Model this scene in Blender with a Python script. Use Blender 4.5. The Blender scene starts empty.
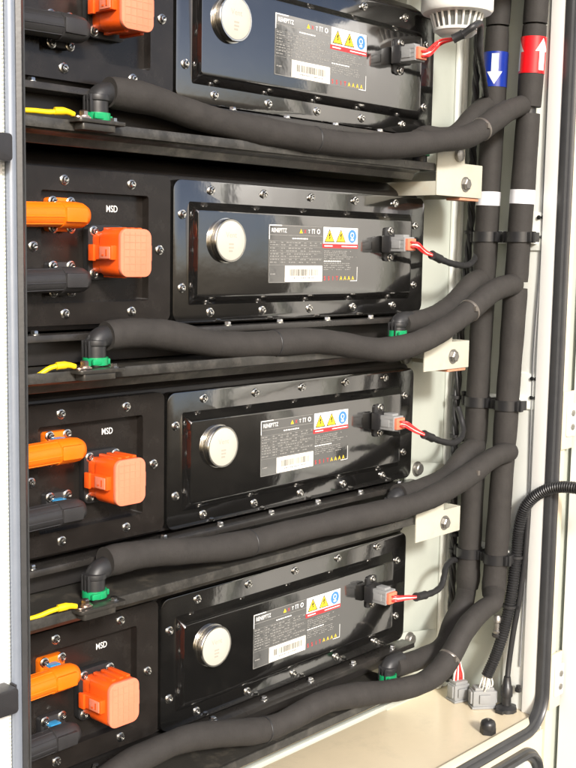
import bpy, bmesh, math, random
from mathutils import Vector, Matrix
random.seed(7)
C = bpy.context.scene.collection
R = math.radians

# ------------------------------------------------------------------ materials
def mat(name, col, rough=0.5, metal=0.0, var=0.12, nscale=40.0, bump=0.0, bscale=200.0, spec=0.5,
        rvar=0.08, coat=0.0, stain=None, sscale=6.0, samt=0.5, aniso=0.0, ior=1.5):
    m = bpy.data.materials.new(name); m.use_nodes = True
    nt = m.node_tree; b = nt.nodes['Principled BSDF']
    tc = nt.nodes.new('ShaderNodeTexCoord')
    n = nt.nodes.new('ShaderNodeTexNoise'); n.inputs['Scale'].default_value = nscale
    n.inputs['Detail'].default_value = 6; n.inputs['Roughness'].default_value = .65
    nt.links.new(tc.outputs['Object'], n.inputs['Vector'])
    cr = nt.nodes.new('ShaderNodeValToRGB')
    lo = [max(0, c*(1-var)) for c in col]; hi = [min(1, c*(1+var)) for c in col]
    cr.color_ramp.elements[0].position = .3; cr.color_ramp.elements[1].position = .7
    cr.color_ramp.elements[0].color = (*lo, 1); cr.color_ramp.elements[1].color = (*hi, 1)
    nt.links.new(n.outputs['Fac'], cr.inputs['Fac'])
    out = cr.outputs['Color']
    if stain:
        n2 = nt.nodes.new('ShaderNodeTexNoise'); n2.inputs['Scale'].default_value = sscale
        n2.inputs['Detail'].default_value = 8; n2.inputs['Roughness'].default_value = .7
        nt.links.new(tc.outputs['Object'], n2.inputs['Vector'])
        c2 = nt.nodes.new('ShaderNodeValToRGB')
        c2.color_ramp.elements[0].position = .52; c2.color_ramp.elements[1].position = .72
        c2.color_ramp.elements[0].color = (0, 0, 0, 1); c2.color_ramp.elements[1].color = (samt, samt, samt, 1)
        nt.links.new(n2.outputs['Fac'], c2.inputs['Fac'])
        mx = nt.nodes.new('ShaderNodeMixRGB'); mx.inputs['Color2'].default_value = (*stain, 1)
        nt.links.new(c2.outputs['Color'], mx.inputs['Fac']); nt.links.new(out, mx.inputs['Color1'])
        out = mx.outputs['Color']
    nt.links.new(out, b.inputs['Base Color'])
    mr = nt.nodes.new('ShaderNodeMapRange')
    mr.inputs['To Min'].default_value = max(.02, rough-rvar); mr.inputs['To Max'].default_value = min(1, rough+rvar)
    n3 = nt.nodes.new('ShaderNodeTexNoise'); n3.inputs['Scale'].default_value = nscale*.4; n3.inputs['Detail'].default_value = 5
    nt.links.new(tc.outputs['Object'], n3.inputs['Vector'])
    nt.links.new(n3.outputs['Fac'], mr.inputs['Value']); nt.links.new(mr.outputs['Result'], b.inputs['Roughness'])
    b.inputs['Metallic'].default_value = metal; b.inputs['IOR'].default_value = ior
    b.inputs['Specular IOR Level'].default_value = spec
    b.inputs['Coat Weight'].default_value = coat; b.inputs['Coat Roughness'].default_value = .06
    b.inputs['Anisotropic'].default_value = aniso
    if bump:
        nb = nt.nodes.new('ShaderNodeTexNoise'); nb.inputs['Scale'].default_value = bscale
        nb.inputs['Detail'].default_value = 4
        nt.links.new(tc.outputs['Object'], nb.inputs['Vector'])
        bp = nt.nodes.new('ShaderNodeBump'); bp.inputs['Strength'].default_value = bump; bp.inputs['Distance'].default_value = .001
        nt.links.new(nb.outputs['Fac'], bp.inputs['Height']); nt.links.new(bp.outputs['Normal'], b.inputs['Normal'])
    return m

M = dict(
 case=mat('case_black_coat', (.022,.020,.019), .33, bump=.12, bscale=500, stain=(.06,.052,.045), sscale=9, samt=.35),
 panel=mat('panel_black_coat', (.016,.0135,.012), .24, bump=.10, bscale=700, var=.2, stain=(.05,.045,.04), sscale=14, samt=.3),
 cover=mat('cover_gloss_black', (.008,.0078,.0075), .085, bump=.6, bscale=14, rvar=.05, spec=.9, ior=2.0, stain=(.035,.032,.028), sscale=22, samt=.2),
 ledge=mat('base_black_coat', (.024,.022,.020), .28, bump=.1, bscale=400, stain=(.09,.08,.07), sscale=18, samt=.4),
 lip=mat('worn_shelf_edge', (.072,.069,.063), .30, metal=.5, bump=.15, bscale=260, var=.3, stain=(.26,.24,.21), sscale=30, samt=.45),
 shelf=mat('shelf_dark_steel', (.045,.042,.037), .32, metal=.25, bump=.15, bscale=260, stain=(.16,.14,.11), sscale=26, samt=.6),
 zinc=mat('zinc_screw', (.62,.61,.58), .25, metal=1.0, var=.2, nscale=900),
 zincdull=mat('dull_zinc_bolt', (.34,.33,.31), .42, metal=.9, var=.25, nscale=500, stain=(.20,.13,.09), sscale=300, samt=.5),
 dark=mat('dark_recess', (.006,.006,.006), .5),
 steel=mat('vent_steel', (.70,.68,.64), .18, metal=1.0, var=.08, nscale=60, aniso=.5),
 ventface=mat('vent_brushed_face', (.57,.55,.48), .42, metal=.2, var=.04, nscale=25, bump=.05, bscale=900),
 etch=mat('etched_mark', (.40,.375,.31), .5),
 orange=mat('orange_plastic', (.82,.10,.008), .36, var=.06, nscale=60, bump=.05, bscale=600),
 salmon=mat('orange_plastic_lit', (.82,.235,.135), .40, var=.04, nscale=60, bump=.05, bscale=500),  # orange plastic made paler: the overexposed pink glare is put into the colour
 cabor=mat('orange_cable_sheath', (.90,.175,.004), .42, var=.05, nscale=60, bump=.08, bscale=300),
 blackpl=mat('black_plastic', (.018,.018,.019), .38, bump=.08, bscale=500),
 greypl2=mat('charcoal_plastic', (.030,.029,.030), .42, bump=.08, bscale=400),
 blue=mat('blue_seal', (.04,.28,.55), .4),
 white=mat('white_print', (.80,.80,.78), .5, var=.03),
 offwhite=mat('white_sticker', (.82,.80,.72), .45, var=.03),
 yellowp=mat('yellow_print', (.80,.55,.03), .5, var=.05),
 redp=mat('red_print', (.62,.035,.04), .45, var=.05),
 bluep=mat('blue_print', (.06,.22,.60), .5, var=.05),
 printgrey=mat('faint_print', (.24,.235,.22), .5, var=.15, nscale=200),
 barc=mat('barcode_print', (.07,.065,.05), .5),
 foam=mat('foam_insulation', (.034,.0312,.029), .72, var=.12, nscale=45, bump=.4, bscale=200, spec=.28, rvar=.06, stain=(.050,.045,.041), sscale=11, samt=.6),
 rubber=mat('black_rubber', (.022,.022,.023), .45, bump=.1, bscale=300, spec=.5),
 sealm=mat('seal_rubber', (.040,.041,.043), .36, bump=.1, bscale=200, spec=.6),
 green=mat('green_plastic', (.01,.30,.11), .35),
 yellow=mat('yellow_wire', (.86,.60,.01), .4, var=.05),
 red=mat('red_wire', (.72,.03,.03), .35, var=.05),
 wirew=mat('white_wire', (.75,.72,.66), .4),
 sealor=mat('coral_seal', (.80,.20,.11), .4),
 conn=mat('grey_connector', (.25,.255,.255), .42, var=.06, bump=.05, bscale=400),
 copper=mat('tinned_lug', (.70,.56,.47), .28, metal=1.0, var=.1),
 wall=mat('pale_green_paint', (.45,.475,.42), .34, var=.04, nscale=8, bump=.06, bscale=350, stain=(.40,.42,.35), sscale=5, samt=.4),
 wall2=mat('ivory_white_paint', (.78,.80,.75), .34, var=.02, nscale=8, bump=.06, bscale=350, stain=(.70,.70,.62), sscale=6, samt=.3),
 cream=mat('cream_paint', (.64,.57,.43), .36, var=.03, nscale=10, bump=.06, bscale=350, stain=(.63,.55,.36), sscale=9, samt=.35),
 bracket=mat('cream_bracket_paint', (.50,.49,.41), .38, var=.04, nscale=30, bump=.05, bscale=300, stain=(.55,.42,.28), sscale=35, samt=.3),
 floor=mat('beige_floor_paint', (.70,.60,.43), .22, var=.05, nscale=9, bump=.06, bscale=240, stain=(.50,.44,.32), sscale=9, samt=.6),
 door=mat('white_door_paint', (.82,.82,.78), .35, var=.02, nscale=5, bump=.05, bscale=300),
 jamb=mat('jamb_silver_paint', (.26,.29,.34), .3, metal=.3, var=.05),
 smoke=mat('white_abs', (.78,.78,.74), .35, var=.02),
 slot=mat('detector_slot', (.16,.17,.16), .6),
 tagb=mat('blue_tape', (.008,.03,.27), .3, var=.06), tagr=mat('red_tape', (.75,.006,.012), .3, var=.05),
 tape=mat('white_tape', (.78,.79,.84), .4, var=.03),
 glass=mat('window_pane', (.42,.46,.46), .12),
 clay=mat('primer_red', (.55,.25,.15), .5, var=.15, nscale=200),
 tiem=mat('metal_tie', (.20,.18,.16), .35, metal=.6),
)

# ------------------------------------------------------------------ mesh builder
class MB:
    def __init__(s): s.bm = bmesh.new(); s.mi = 0
    def _face(s, vs):
        try:
            f = s.bm.faces.new(vs); f.material_index = s.mi; return f
        except ValueError: return None
    def prism(s, pts, a, b, axis='y', bev=0.0, pts2=None):
        """pts: 2D outline; extruded from a to b along axis. pts2: the outline at b"""
        def P(p, t):
            if axis == 'y': return (p[0], t, p[1])
            if axis == 'z': return (p[0], p[1], t)
            return (t, p[0], p[1])
        nv = len(s.bm.verts)
        A = [s.bm.verts.new(P(p, a)) for p in pts]
        Bv = [s.bm.verts.new(P(p, b)) for p in (pts2 or pts)]
        fs = [s._face(A), s._face(list(reversed(Bv)))]
        n = len(pts)
        for i in range(n):
            fs.append(s._face([A[i], Bv[i], Bv[(i+1) % n], A[(i+1) % n]]))
        fs = [f for f in fs if f]
        bmesh.ops.recalc_face_normals(s.bm, faces=fs)
        if bev:
            es = set()
            for f in fs[:2]:
                for e in f.edges: es.add(e)
            if n <= 6:
                for f in fs:
                    for e in f.edges: es.add(e)
            r = bmesh.ops.bevel(s.bm, geom=list(es), offset=bev, segments=2, affect='EDGES', profile=.6, clamp_overlap=True)
            for f in r['faces']: f.material_index = s.mi
        return s
    def box(s, x0, x1, y0, y1, z0, z1, bev=0.0):
        return s.prism([(x0, z0), (x1, z0), (x1, z1), (x0, z1)], y0, y1, 'y', bev)
    def ring(s, outer, inner, a, b, axis='y'):
        def P(p, t): return (p[0], t, p[1]) if axis == 'y' else ((p[0], p[1], t) if axis == 'z' else (t, p[0], p[1]))
        n = len(outer)
        L = [[s.bm.verts.new(P(p, t)) for p in q] for q, t in ((outer, a), (inner, a), (inner, b), (outer, b))]
        fs = []
        for k in range(4):
            A, Bv = L[k], L[(k+1) % 4]
            for i in range(n): fs.append(s._face([A[i], A[(i+1) % n], Bv[(i+1) % n], Bv[i]]))
        bmesh.ops.recalc_face_normals(s.bm, faces=[f for f in fs if f])
        return s
    def tube(s, path, r, n=16, cap=True, step=None, rf=None, flat=1.0):
        pts = [Vector(p) for p in path]
        if step: pts = resample(pts, step)
        m = len(pts); rings = []
        T = [(pts[min(i+1, m-1)]-pts[max(i-1, 0)]).normalized() for i in range(m)]
        up = Vector((0, 0, 1)) if abs(T[0].z) < .9 else Vector((0, 1, 0))
        N = (up - T[0]*up.dot(T[0])).normalized()
        d = 0
        for i in range(m):
            if i: d += (pts[i]-pts[i-1]).length
            N = (N - T[i]*N.dot(T[i])).normalized(); Bn = T[i].cross(N)
            rr = rf(d, i, m) if rf else r
            rings.append([s.bm.verts.new(pts[i] + (N*math.cos(a) + Bn*math.sin(a)*flat)*rr) for a in [2*math.pi*k/n for k in range(n)]])
        for i in range(m-1):
            for k in range(n):
                s._face([rings[i][k], rings[i][(k+1) % n], rings[i+1][(k+1) % n], rings[i+1][k]])
        if cap:
            s._face(list(reversed(rings[0]))); s._face(rings[-1])
        return s
    def lathe(s, prof, origin, axis='z', n=32):
        """prof: (radius, t) along axis"""
        o = Vector(origin)
        ex, ey, ez = dict(z=((1,0,0),(0,1,0),(0,0,1)), y=((1,0,0),(0,0,1),(0,-1,0)), x=((0,1,0),(0,0,1),(1,0,0)))[axis]
        ex, ey, ez = Vector(ex), Vector(ey), Vector(ez)
        rings = []
        for r, t in prof:
            rings.append([s.bm.verts.new(o + ez*t + (ex*math.cos(a)+ey*math.sin(a))*max(r, 1e-5)) for a in [2*math.pi*k/n for k in range(n)]])
        for i in range(len(rings)-1):
            for k in range(n): s._face([rings[i][k], rings[i][(k+1) % n], rings[i+1][(k+1) % n], rings[i+1][k]])
        s._face(list(reversed(rings[0]))); s._face(rings[-1])
        return s
    def poly(s, pts, y):                       # flat mark facing -y
        s._face([s.bm.verts.new((p[0], y, p[1])) for p in pts]); return s
    def rect(s, x0, x1, z0, z1, y): return s.poly([(x0, z0), (x1, z0), (x1, z1), (x0, z1)], y)
    def build(s, name, m, parent=None, smooth=40, **kw):
        me = bpy.data.meshes.new(name)
        bmesh.ops.remove_doubles(s.bm, verts=s.bm.verts, dist=1e-7)
        s.bm.to_mesh(me); s.bm.free()
        for q in (m if isinstance(m, (list, tuple)) else [m]): me.materials.append(M[q])
        for p in me.polygons: p.use_smooth = True
        me.set_sharp_from_angle(angle=R(smooth))
        o = bpy.data.objects.new(name, me); C.objects.link(o)
        if parent: o.parent = parent
        for k, v in kw.items(): o[k] = v
        return o

def resample(P, step):
    out = []
    for i in range(len(P)-1):
        p0 = P[i-1] if i else P[0]*2-P[1]; p1 = P[i]; p2 = P[i+1]; p3 = P[i+2] if i+2 < len(P) else P[-1]*2-P[-2]
        k = max(1, int((p2-p1).length/step + .5))
        for j in range(k):
            t = j/k
            out.append(.5*((2*p1)+(p2-p0)*t+(2*p0-5*p1+4*p2-p3)*t*t+(3*p1-p0-3*p2+p3)*t**3))
    out.append(P[-1].copy()); return out

def smooth_path(P, it=2):
    P = [Vector(p) for p in P]
    for _ in range(it):
        P = [P[0]] + [(P[i-1]+2*P[i]+P[i+1])/4 for i in range(1, len(P)-1)] + [P[-1]]
    return P

def rrect(x0, x1, z0, z1, r, n=6):
    out = []
    for cx, cz, a0 in ((x1-r, z1-r, 0), (x0+r, z1-r, 90), (x0+r, z0+r, 180), (x1-r, z0+r, 270)):
        for k in range(n+1):
            a = R(a0+90*k/n); out.append((cx+r*math.cos(a), cz+r*math.sin(a)))
    return out
def circ(cx, cz, r, n=20): return [(cx+r*math.cos(2*math.pi*k/n), cz+r*math.sin(2*math.pi*k/n)) for k in range(n)]

def text_mesh(mb, body, size, x, y, z, align='LEFT', bold=0.0, sx=1.0):
    cu = bpy.data.curves.new('lettering', 'FONT'); cu.body = body; cu.size = size; cu.align_x = align; cu.offset = bold
    cu.resolution_u = 3
    ob = bpy.data.objects.new('lettering', cu)
    me = bpy.data.meshes.new_from_object(ob)
    mp = []
    for v in me.vertices: mp.append(mb.bm.verts.new((x+v.co.x*sx, y, z+v.co.y)))
    for p in me.polygons:
        f = mb._face([mp[i] for i in p.vertices])
    bpy.data.objects.remove(ob); bpy.data.curves.remove(cu); bpy.data.meshes.remove(me)

def thing(name, label, cat, loc=(0,0,0), group=None, rot=None):
    o = bpy.data.objects.new(name, None); C.objects.link(o); o.location = loc; o.empty_display_size = .02
    if rot: o.rotation_euler = rot
    tag(o, label, cat, group); return o
def tag(o, label, cat, group=None):
    o['label'] = label; o['category'] = cat
    if group: o['group'] = group
    return o
def dup(root, loc, label):
    r = root.copy(); C.objects.link(r); r.location = loc; r['label'] = label
    for ch in list(root.children):
        c = ch.copy(); C.objects.link(c); c.parent = r
        for g in list(ch.children):
            d = g.copy(); C.objects.link(d); d.parent = c
    return r

# rows from the top of the cabinet: origin of each row's pack (first screw of its left panel)
P_ = 0.28
ROW = {1: Vector((-.0153, -.0205, P_+.0006)), 2: Vector((0, 0, 0)), 3: Vector((.0026, .0130, -P_+.0011)), 4: Vector((-.0103, .0090, -2*P_+.0036))}
RN = {1: 'topmost', 2: 'second from the top', 3: 'third from the top', 4: 'lowest'}
FRONT={
 1:[(0.0282,-0.0452,0.0995),(0.0455,-0.0456,0.0997),(0.0631,-0.0460,0.0987),(0.0842,-0.0465,0.0987),(0.1088,-0.0470,0.0960),(0.1325,-0.0475,0.0901),(0.1735,-0.0483,0.0845),(0.2163,-0.0492,0.0798),(0.2694,-0.0510,0.0769),(0.3209,-0.0570,0.0752),(0.3685,-0.0633,0.0722),(0.4152,-0.0706,0.0709),(0.4660,-0.0781,0.0711),(0.5110,-0.0844,0.0736),(0.5588,-0.0883,0.0800),(0.6042,-0.0917,0.0887),(0.6516,-0.0950,0.0946),(0.6932,-0.0961,0.1011),(0.7301,-0.0971,0.1165),(0.7568,-0.0979,0.1329),(0.7843,-0.0986,0.1465),(0.8125,-0.0993,0.1580),(0.8417,-0.1000,0.1649)],
 2:[(0.0277,-0.0452,-0.1820),(0.0454,-0.0456,-0.1803),(0.0635,-0.0460,-0.1798),(0.0851,-0.0465,-0.1807),(0.1135,-0.0471,-0.1831),(0.1429,-0.0477,-0.1880),(0.1766,-0.0483,-0.1959),(0.2028,-0.0488,-0.2003),(0.2295,-0.0493,-0.2022),(0.2750,-0.0510,-0.2037),(0.3099,-0.0550,-0.2037),(0.3369,-0.0580,-0.2027),(0.3642,-0.0614,-0.2024),(0.3913,-0.0656,-0.2034),(0.4193,-0.0697,-0.2073),(0.4480,-0.0739,-0.2120),(0.4776,-0.0781,-0.2175),(0.5038,-0.0817,-0.2208),(0.5397,-0.0858,-0.2216),(0.5737,-0.0883,-0.2179),(0.6085,-0.0908,-0.2102),(0.6442,-0.0933,-0.1992),(0.6815,-0.0954,-0.1848),(0.7213,-0.0964,-0.1685),(0.7536,-0.0973,-0.1499),(0.7814,-0.0980,-0.1373),(0.8103,-0.0987,-0.1303),(0.8401,-0.0994,-0.1281)],
 3:[(0.0257,-0.0452,-0.4557),(0.0454,-0.0456,-0.4556),(0.0639,-0.0460,-0.4553),(0.0956,-0.0467,-0.4574),(0.1200,-0.0472,-0.4606),(0.1452,-0.0477,-0.4645),(0.1710,-0.0482,-0.4686),(0.1974,-0.0487,-0.4714),(0.2339,-0.0493,-0.4746),(0.2716,-0.0500,-0.4758),(0.3071,-0.0540,-0.4751),(0.3401,-0.0576,-0.4724),(0.3810,-0.0628,-0.4706),(0.4340,-0.0706,-0.4693),(0.4775,-0.0767,-0.4686),(0.5354,-0.0844,-0.4674),(0.5743,-0.0875,-0.4669),(0.6099,-0.0900,-0.4649),(0.6589,-0.0933,-0.4572),(0.7111,-0.0957,-0.4456),(0.7441,-0.0966,-0.4350),(0.7722,-0.0973,-0.4252),(0.8011,-0.0980,-0.4169),(0.8248,-0.0986,-0.4129),(0.8493,-0.0991,-0.4123)],
 4:[(0.0098,-0.0450,-0.7385),(0.0252,-0.0452,-0.7335),(0.0406,-0.0455,-0.7283),(0.0610,-0.0459,-0.7239),(0.0803,-0.0463,-0.7216),(0.0966,-0.0467,-0.7209),(0.1216,-0.0472,-0.7187),(0.1473,-0.0477,-0.7186),(0.1736,-0.0482,-0.7220),(0.2007,-0.0487,-0.7276),(0.2380,-0.0493,-0.7370),(0.2768,-0.0500,-0.7475),(0.3041,-0.0530,-0.7521),(0.3283,-0.0556,-0.7529),(0.3511,-0.0580,-0.7494),(0.3797,-0.0614,-0.7442),(0.4043,-0.0650,-0.7397),(0.4276,-0.0683,-0.7386),(0.4575,-0.0725,-0.7414),(0.4884,-0.0767,-0.7459),(0.5201,-0.0808,-0.7514),(0.5528,-0.0850,-0.7563),(0.5887,-0.0875,-0.7617),(0.6206,-0.0897,-0.7643),(0.6507,-0.0917,-0.7637),(0.6809,-0.0937,-0.7528),(0.7011,-0.0950,-0.7391),(0.7169,-0.0954,-0.7225),(0.7329,-0.0959,-0.7058),(0.7549,-0.0964,-0.6902),(0.7777,-0.0970,-0.6815),(0.8011,-0.0976,-0.6754),(0.8219,-0.0981,-0.6702)],
}
REAR={
 1:[(0.6627,-0.0400,0.1030),(0.7047,-0.0392,0.1035),(0.7393,-0.0383,0.1080),(0.7685,-0.0375,0.1202),(0.7921,-0.0367,0.1385),(0.8161,-0.0358,0.1571),(0.8410,-0.0350,0.1679)],
 2:[(0.6168,-0.0400,-0.1888),(0.6521,-0.0393,-0.1869),(0.6993,-0.0386,-0.1820),(0.7395,-0.0379,-0.1734),(0.7687,-0.0371,-0.1593),(0.7924,-0.0364,-0.1414),(0.8107,-0.0357,-0.1282),(0.8359,-0.0350,-0.1216)],
 3:[(0.6193,-0.0400,-0.4623),(0.6580,-0.0393,-0.4649),(0.7091,-0.0386,-0.4632),(0.7530,-0.0379,-0.4551),(0.7829,-0.0371,-0.4420),(0.8042,-0.0364,-0.4257),(0.8261,-0.0357,-0.4145),(0.8488,-0.0350,-0.4102)],
 4:[(0.6166,-0.0400,-0.7466),(0.6529,-0.0394,-0.7531),(0.7100,-0.0389,-0.7535),(0.7490,-0.0383,-0.7576),(0.7732,-0.0378,-0.7496),(0.7822,-0.0372,-0.7341),(0.7942,-0.0367,-0.7174),(0.8095,-0.0361,-0.7031),(0.8282,-0.0356,-0.6894),(0.8391,-0.0350,-0.6738)],
}
CABLE={
 1:[(0.6224,-0.0640,0.2321),(0.6178,-0.0945,0.2348),(0.6072,-0.1250,0.2350),(0.6127,-0.1385,0.2414),(0.6204,-0.1520,0.2524),(0.6521,-0.1413,0.2614),(0.6695,-0.1307,0.2478),(0.6876,-0.1200,0.2236),(0.7593,-0.0800,0.2062),(0.8319,-0.0400,0.1862)],
 2:[(0.6148,-0.0640,-0.0687),(0.6319,-0.0670,-0.0746),(0.6493,-0.0700,-0.0805),(0.6820,-0.0625,-0.0866),(0.7212,-0.0550,-0.0929),(0.7671,-0.0475,-0.0969),(0.8021,-0.0400,-0.0945),(0.8344,-0.0283,-0.0844),(0.8542,-0.0167,-0.0673),(0.8645,-0.0050,-0.0466)],
 3:[(0.6000,-0.0640,-0.3444),(0.6226,-0.0670,-0.3543),(0.6431,-0.0700,-0.3633),(0.6760,-0.0625,-0.3735),(0.7155,-0.0550,-0.3846),(0.7558,-0.0475,-0.3927),(0.7906,-0.0400,-0.3907),(0.8165,-0.0283,-0.3793),(0.8266,-0.0167,-0.3607),(0.8337,-0.0050,-0.3451)],
 4:[(0.5869,-0.0640,-0.6160),(0.6149,-0.0670,-0.6239),(0.6352,-0.0700,-0.6269),(0.6706,-0.0625,-0.6329),(0.7068,-0.0550,-0.6373),(0.7377,-0.0475,-0.6352),(0.7568,-0.0400,-0.6250),(0.7790,-0.0283,-0.6143),(0.8111,-0.0167,-0.6123),(0.8474,-0.0050,-0.6198)],
}

# ------------------------------------------------------------------ battery packs
def screw_mb(x, z, y0, tilt=0.0):
    mb = MB(); o = (x, y0, z)
    mb.lathe([(.0062,-.0004),(.0062,.0010),(.0058,.0013),(.0030,.0013)], o, 'y', 18)          # washer
    mb.lathe([(.0043,.0010),(.0043,.0036),(.0036,.0045),(.0022,.0047),(.0021,.0030),(.0002,.0030)], o, 'y', 14)
    mb.mi = 1; c, s_ = math.cos(tilt), math.sin(tilt)
    w, l = .0006, .0040
    mb.poly([(x+l*c-w*s_, z+l*s_+w*c), (x-l*c-w*s_, z-l*s_+w*c), (x-l*c+w*s_, z-l*s_-w*c), (x+l*c+w*s_, z+l*s_-w*c)], y0-.00476)
    return mb

BARC = []
def barcode_mb(yl, seed):
    mb = MB(); x = .3830; rb = random.Random(seed)
    while x < .4445:
        w = rb.choice((.0005, .0009, .0013)); mb.rect(x, x+w, -.1130, -.1035, yl-.00022); x += w+rb.choice((.0005, .0008, .0011))
    x = .390
    while x < .438:
        mb.rect(x, x+rb.choice((.0010, .0014, .0018)), -.1170, -.1152, yl-.00022); x += .0027
    return mb
def make_pack():
    t = thing('battery_pack', '', 'battery pack', ROW[2], 'black battery packs stacked in the cabinet')
    X0, X1 = -.088, .7225
    mb = MB()                                              # cast case: chamfered lid edge, front frame
    prof = [(.0115, -.176), (.0115, .0165), (.014, .021), (.034, .034), (.62, .034), (.62, -.176)]
    mb.prism(prof, X0+.02, X1-.018, 'x', .002)
    mb.prism(rrect(X0, X1, -.178, .0175, .016), .0105, .03, 'y', .0025)
    mb.box(X0+.004, X1-.004, .028, .6, -.174, .014, .004)
    mb.build('case', 'case', t)
    mb = MB()                                              # stepped lid cover lying above the front frame
    mb.prism([(.012, .020), (.055, .038), (.6, .038), (.6, .030), (.05, .030)], X0+.03, .36, 'x', .0015)
    mb.build('lid_cover', 'case', t)
    mb = MB()                                              # left panel, a frame round a shallow recess
    mb.ring(rrect(-.080, .1655, -.1705, .0135, .009), rrect(-.033, .1290, -.1440, -.0130, .004), -.0030, .0112)
    mb.build('front_panel', 'panel', t, 30)
    mb = MB(); mb.prism(rrect(-.034, .1300, -.1450, -.0120, .004), .0092, .0102, 'y')
    mb.build('recessed_plate', 'panel', t)
    for i, (x, z) in enumerate([(0, 0), (.1012, 0), (.1469, -.080), (-.0442, -.0781), (0, -.1571), (.1012, -.1571)]):
        screw_mb(x, z, -.0030, R(60+i*47)).build('screw', ['zinc', 'dark'], t)
    mb = MB(); text_mesh(mb, 'MSD', .0115, .0800, .0089, -.0345, 'CENTER', .0001, .8)
    mb.build('lettering', 'white', t)
    # right cover: rounded flange with a bevelled raised face
    mb = MB()
    mb.prism(rrect(.1695, .7165, -.1745, .0110, .014), -.0045, .0112, 'y', .0012)
    mb.prism(rrect(.1955, .6800, -.1515, -.0160, .003), -.0040, -.0180, 'y', .0011, rrect(.2000, .6660, -.1403, -.0278, .0045))
    cov = mb.build('cover_plate', 'cover', t, 25)
    SX = [.2353, .3362, .4362, .5373, .6379]
    k = 0
    for x in SX:
        for z in (-.0004, -.1617):
            k += 1; screw_mb(x, z, -.0045, R(k*53)).build('screw', ['zinc', 'dark'], cov)
    for x, zz in ((.1841, (-.0334, -.1288)), (.6923, (-.034, -.1296))):
        for z in zz:
            k += 1; screw_mb(x, z, -.0045, R(k*53)).build('screw', ['zinc', 'dark'], cov)
    # pressure vent
    vc = (.2500, -.0180, -.0660)
    mb = MB()
    mb.lathe([(.0298,-.001),(.0298,.0014),(.0264,.0017),(.0264,.0030),(.0286,.0034),(.0286,.0048),(.0268,.0051),(.0268,.0060),
              (.0288,.0063),(.0288,.0098),(.0281,.0106),(.0264,.0106),(.0262,.0100),(.001,.0100)], vc, 'y', 56)
    v = mb.build('vent_cap', 'steel', t, 30)
    mb = MB(); mb.lathe([(.0259,.0096),(.0259,.0107),(.0252,.0110),(.001,.0110)], vc, 'y', 56)
    mb.build('vent_face', 'ventface', v)
    mb = MB(); yv = vc[1]-.01115
    text_mesh(mb, 'Vent', .0105, vc[0], yv, vc[2]+.004, 'CENTER')
    for i in range(3):
        mb.rect(vc[0]-.0045, vc[0]+.0045-.002*(i == 2), vc[2]-.006-.0045*i, vc[2]-.0035-.0045*i, yv)
    mb.build('vent_lettering', 'etch', v)
    v.scale = (1, 1, 1)
    # rating plate
    y0 = -.0128
    mb = MB(); mb.prism(rrect(.3400, .5360, -.1225, -.0415, .001), -.0120, y0, 'y')
    npl = mb.build('rating_plate', 'cover', t); npl.location = (-.0066, -.0056, -.0004)
    yl = y0-.00012
    mb = MB()
    def ln(x0, x1, z, w=.0007): mb.rect(x0, x1, z-w/2, z+w/2, yl)
    def lv(x, z0, z1, w=.0007): mb.rect(x-w/2, x+w/2, z0, z1, yl)
    mb.mi = 0
    ln(.3405, .3660, -.0425, .0014); lv(.3408, -.062, -.042, .0014)      # corner bracket of the header
    text_mesh(mb, 'RENEPTTZ', .0080, .3450, yl, -.0520, 'LEFT', .00012, .82)
    # small marks: triangle, crossed line, T, bin, recycling ring
    mb.mi = 1; mb.poly([(.4030, -.0525), (.4100, -.0525), (.4065, -.0462)], yl)
    mb.mi = 2; text_mesh(mb, 'X', .0075, .4125, yl, -.0522, 'LEFT')
    mb.mi = 0; text_mesh(mb, 'T', .0075, .4215, yl, -.0522, 'LEFT', .0001)
    mb.rect(.4300, .4312, -.0525, -.0470, yl); mb.rect(.4345, .4357, -.0525, -.0470, yl); mb.rect(.4290, .4367, -.0470, -.0461, yl)
    mb.ring(circ(.4445, -.0493, .0036, 12), circ(.4445, -.0493, .0022, 12), yl, yl+.00008)
    mb.mi = 3
    ln(.3660, .4520, -.0425); lv(.3405, -.1220, -.062); ln(.3405, .3740, -.1218); ln(.3405, .4530, -.0558)
    lv(.3625, -.0975, -.0640, .0004)
    for z in (-.0640, -.0720, -.0800, -.0880, -.0975): ln(.3405, .4530, z, .0004)
    lv(.3730, -.1220, -.0975, .0005)
    mb.mi = 0
    def words(x0, x1, z, h, dens=.8, rnd=random.Random(3)):
        x = x0
        while x < x1-.001:
            w = min(rnd.uniform(.0022, .0065), x1-x)
            mb.rect(x, x+w, z, z+h, yl-.00002); x += w+.0011
            if rnd.random() > dens: x += .006
    words(.3880, .4210, -.0610, .0017, 1)
    mb.mi = 3
    for i, z in enumerate((-.0668, -.0702, -.0748, -.0785, -.0828, -.0862, -.0905, -.0945)):
        words(.3425, .3610, z, .0015); words(.3645, .4515-.01*(i % 3), z, .0015, .6)
    words(.3435, .3600, -.1110, .0016)
    # right block
    for z in (-.0775, -.0800, -.0830, -.0858, -.0886): words(.4575, .5330-.012*(int(-z*10000) % 3), z, .0012)
    mb.mi = 0; words(.4575, .4960, -.0925, .0015, 1); mb.mi = 3
    for z in (-.0955, -.0985, -.1015, -.1045): words(.4575, .5200, z, .0012)
    mb.mi = 0; lv(.5350, -.1205, -.1000, .0009); ln(.5190, .5354, -.1208, .0009)
    for i, ch in enumerate('SSITAAAA'):
        mb.mi = 2 if i < 4 else 1
        text_mesh(mb, ch, .0085, .4600+i*.0093, yl, -.1195, 'CENTER', .0001)
    mb.build('plate_print', ['white', 'yellowp', 'redp', 'printgrey', 'dark'], npl)
    mb = MB(); mb.rect(.3738, .4540, -.1212, -.0985, yl-.0001)
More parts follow.
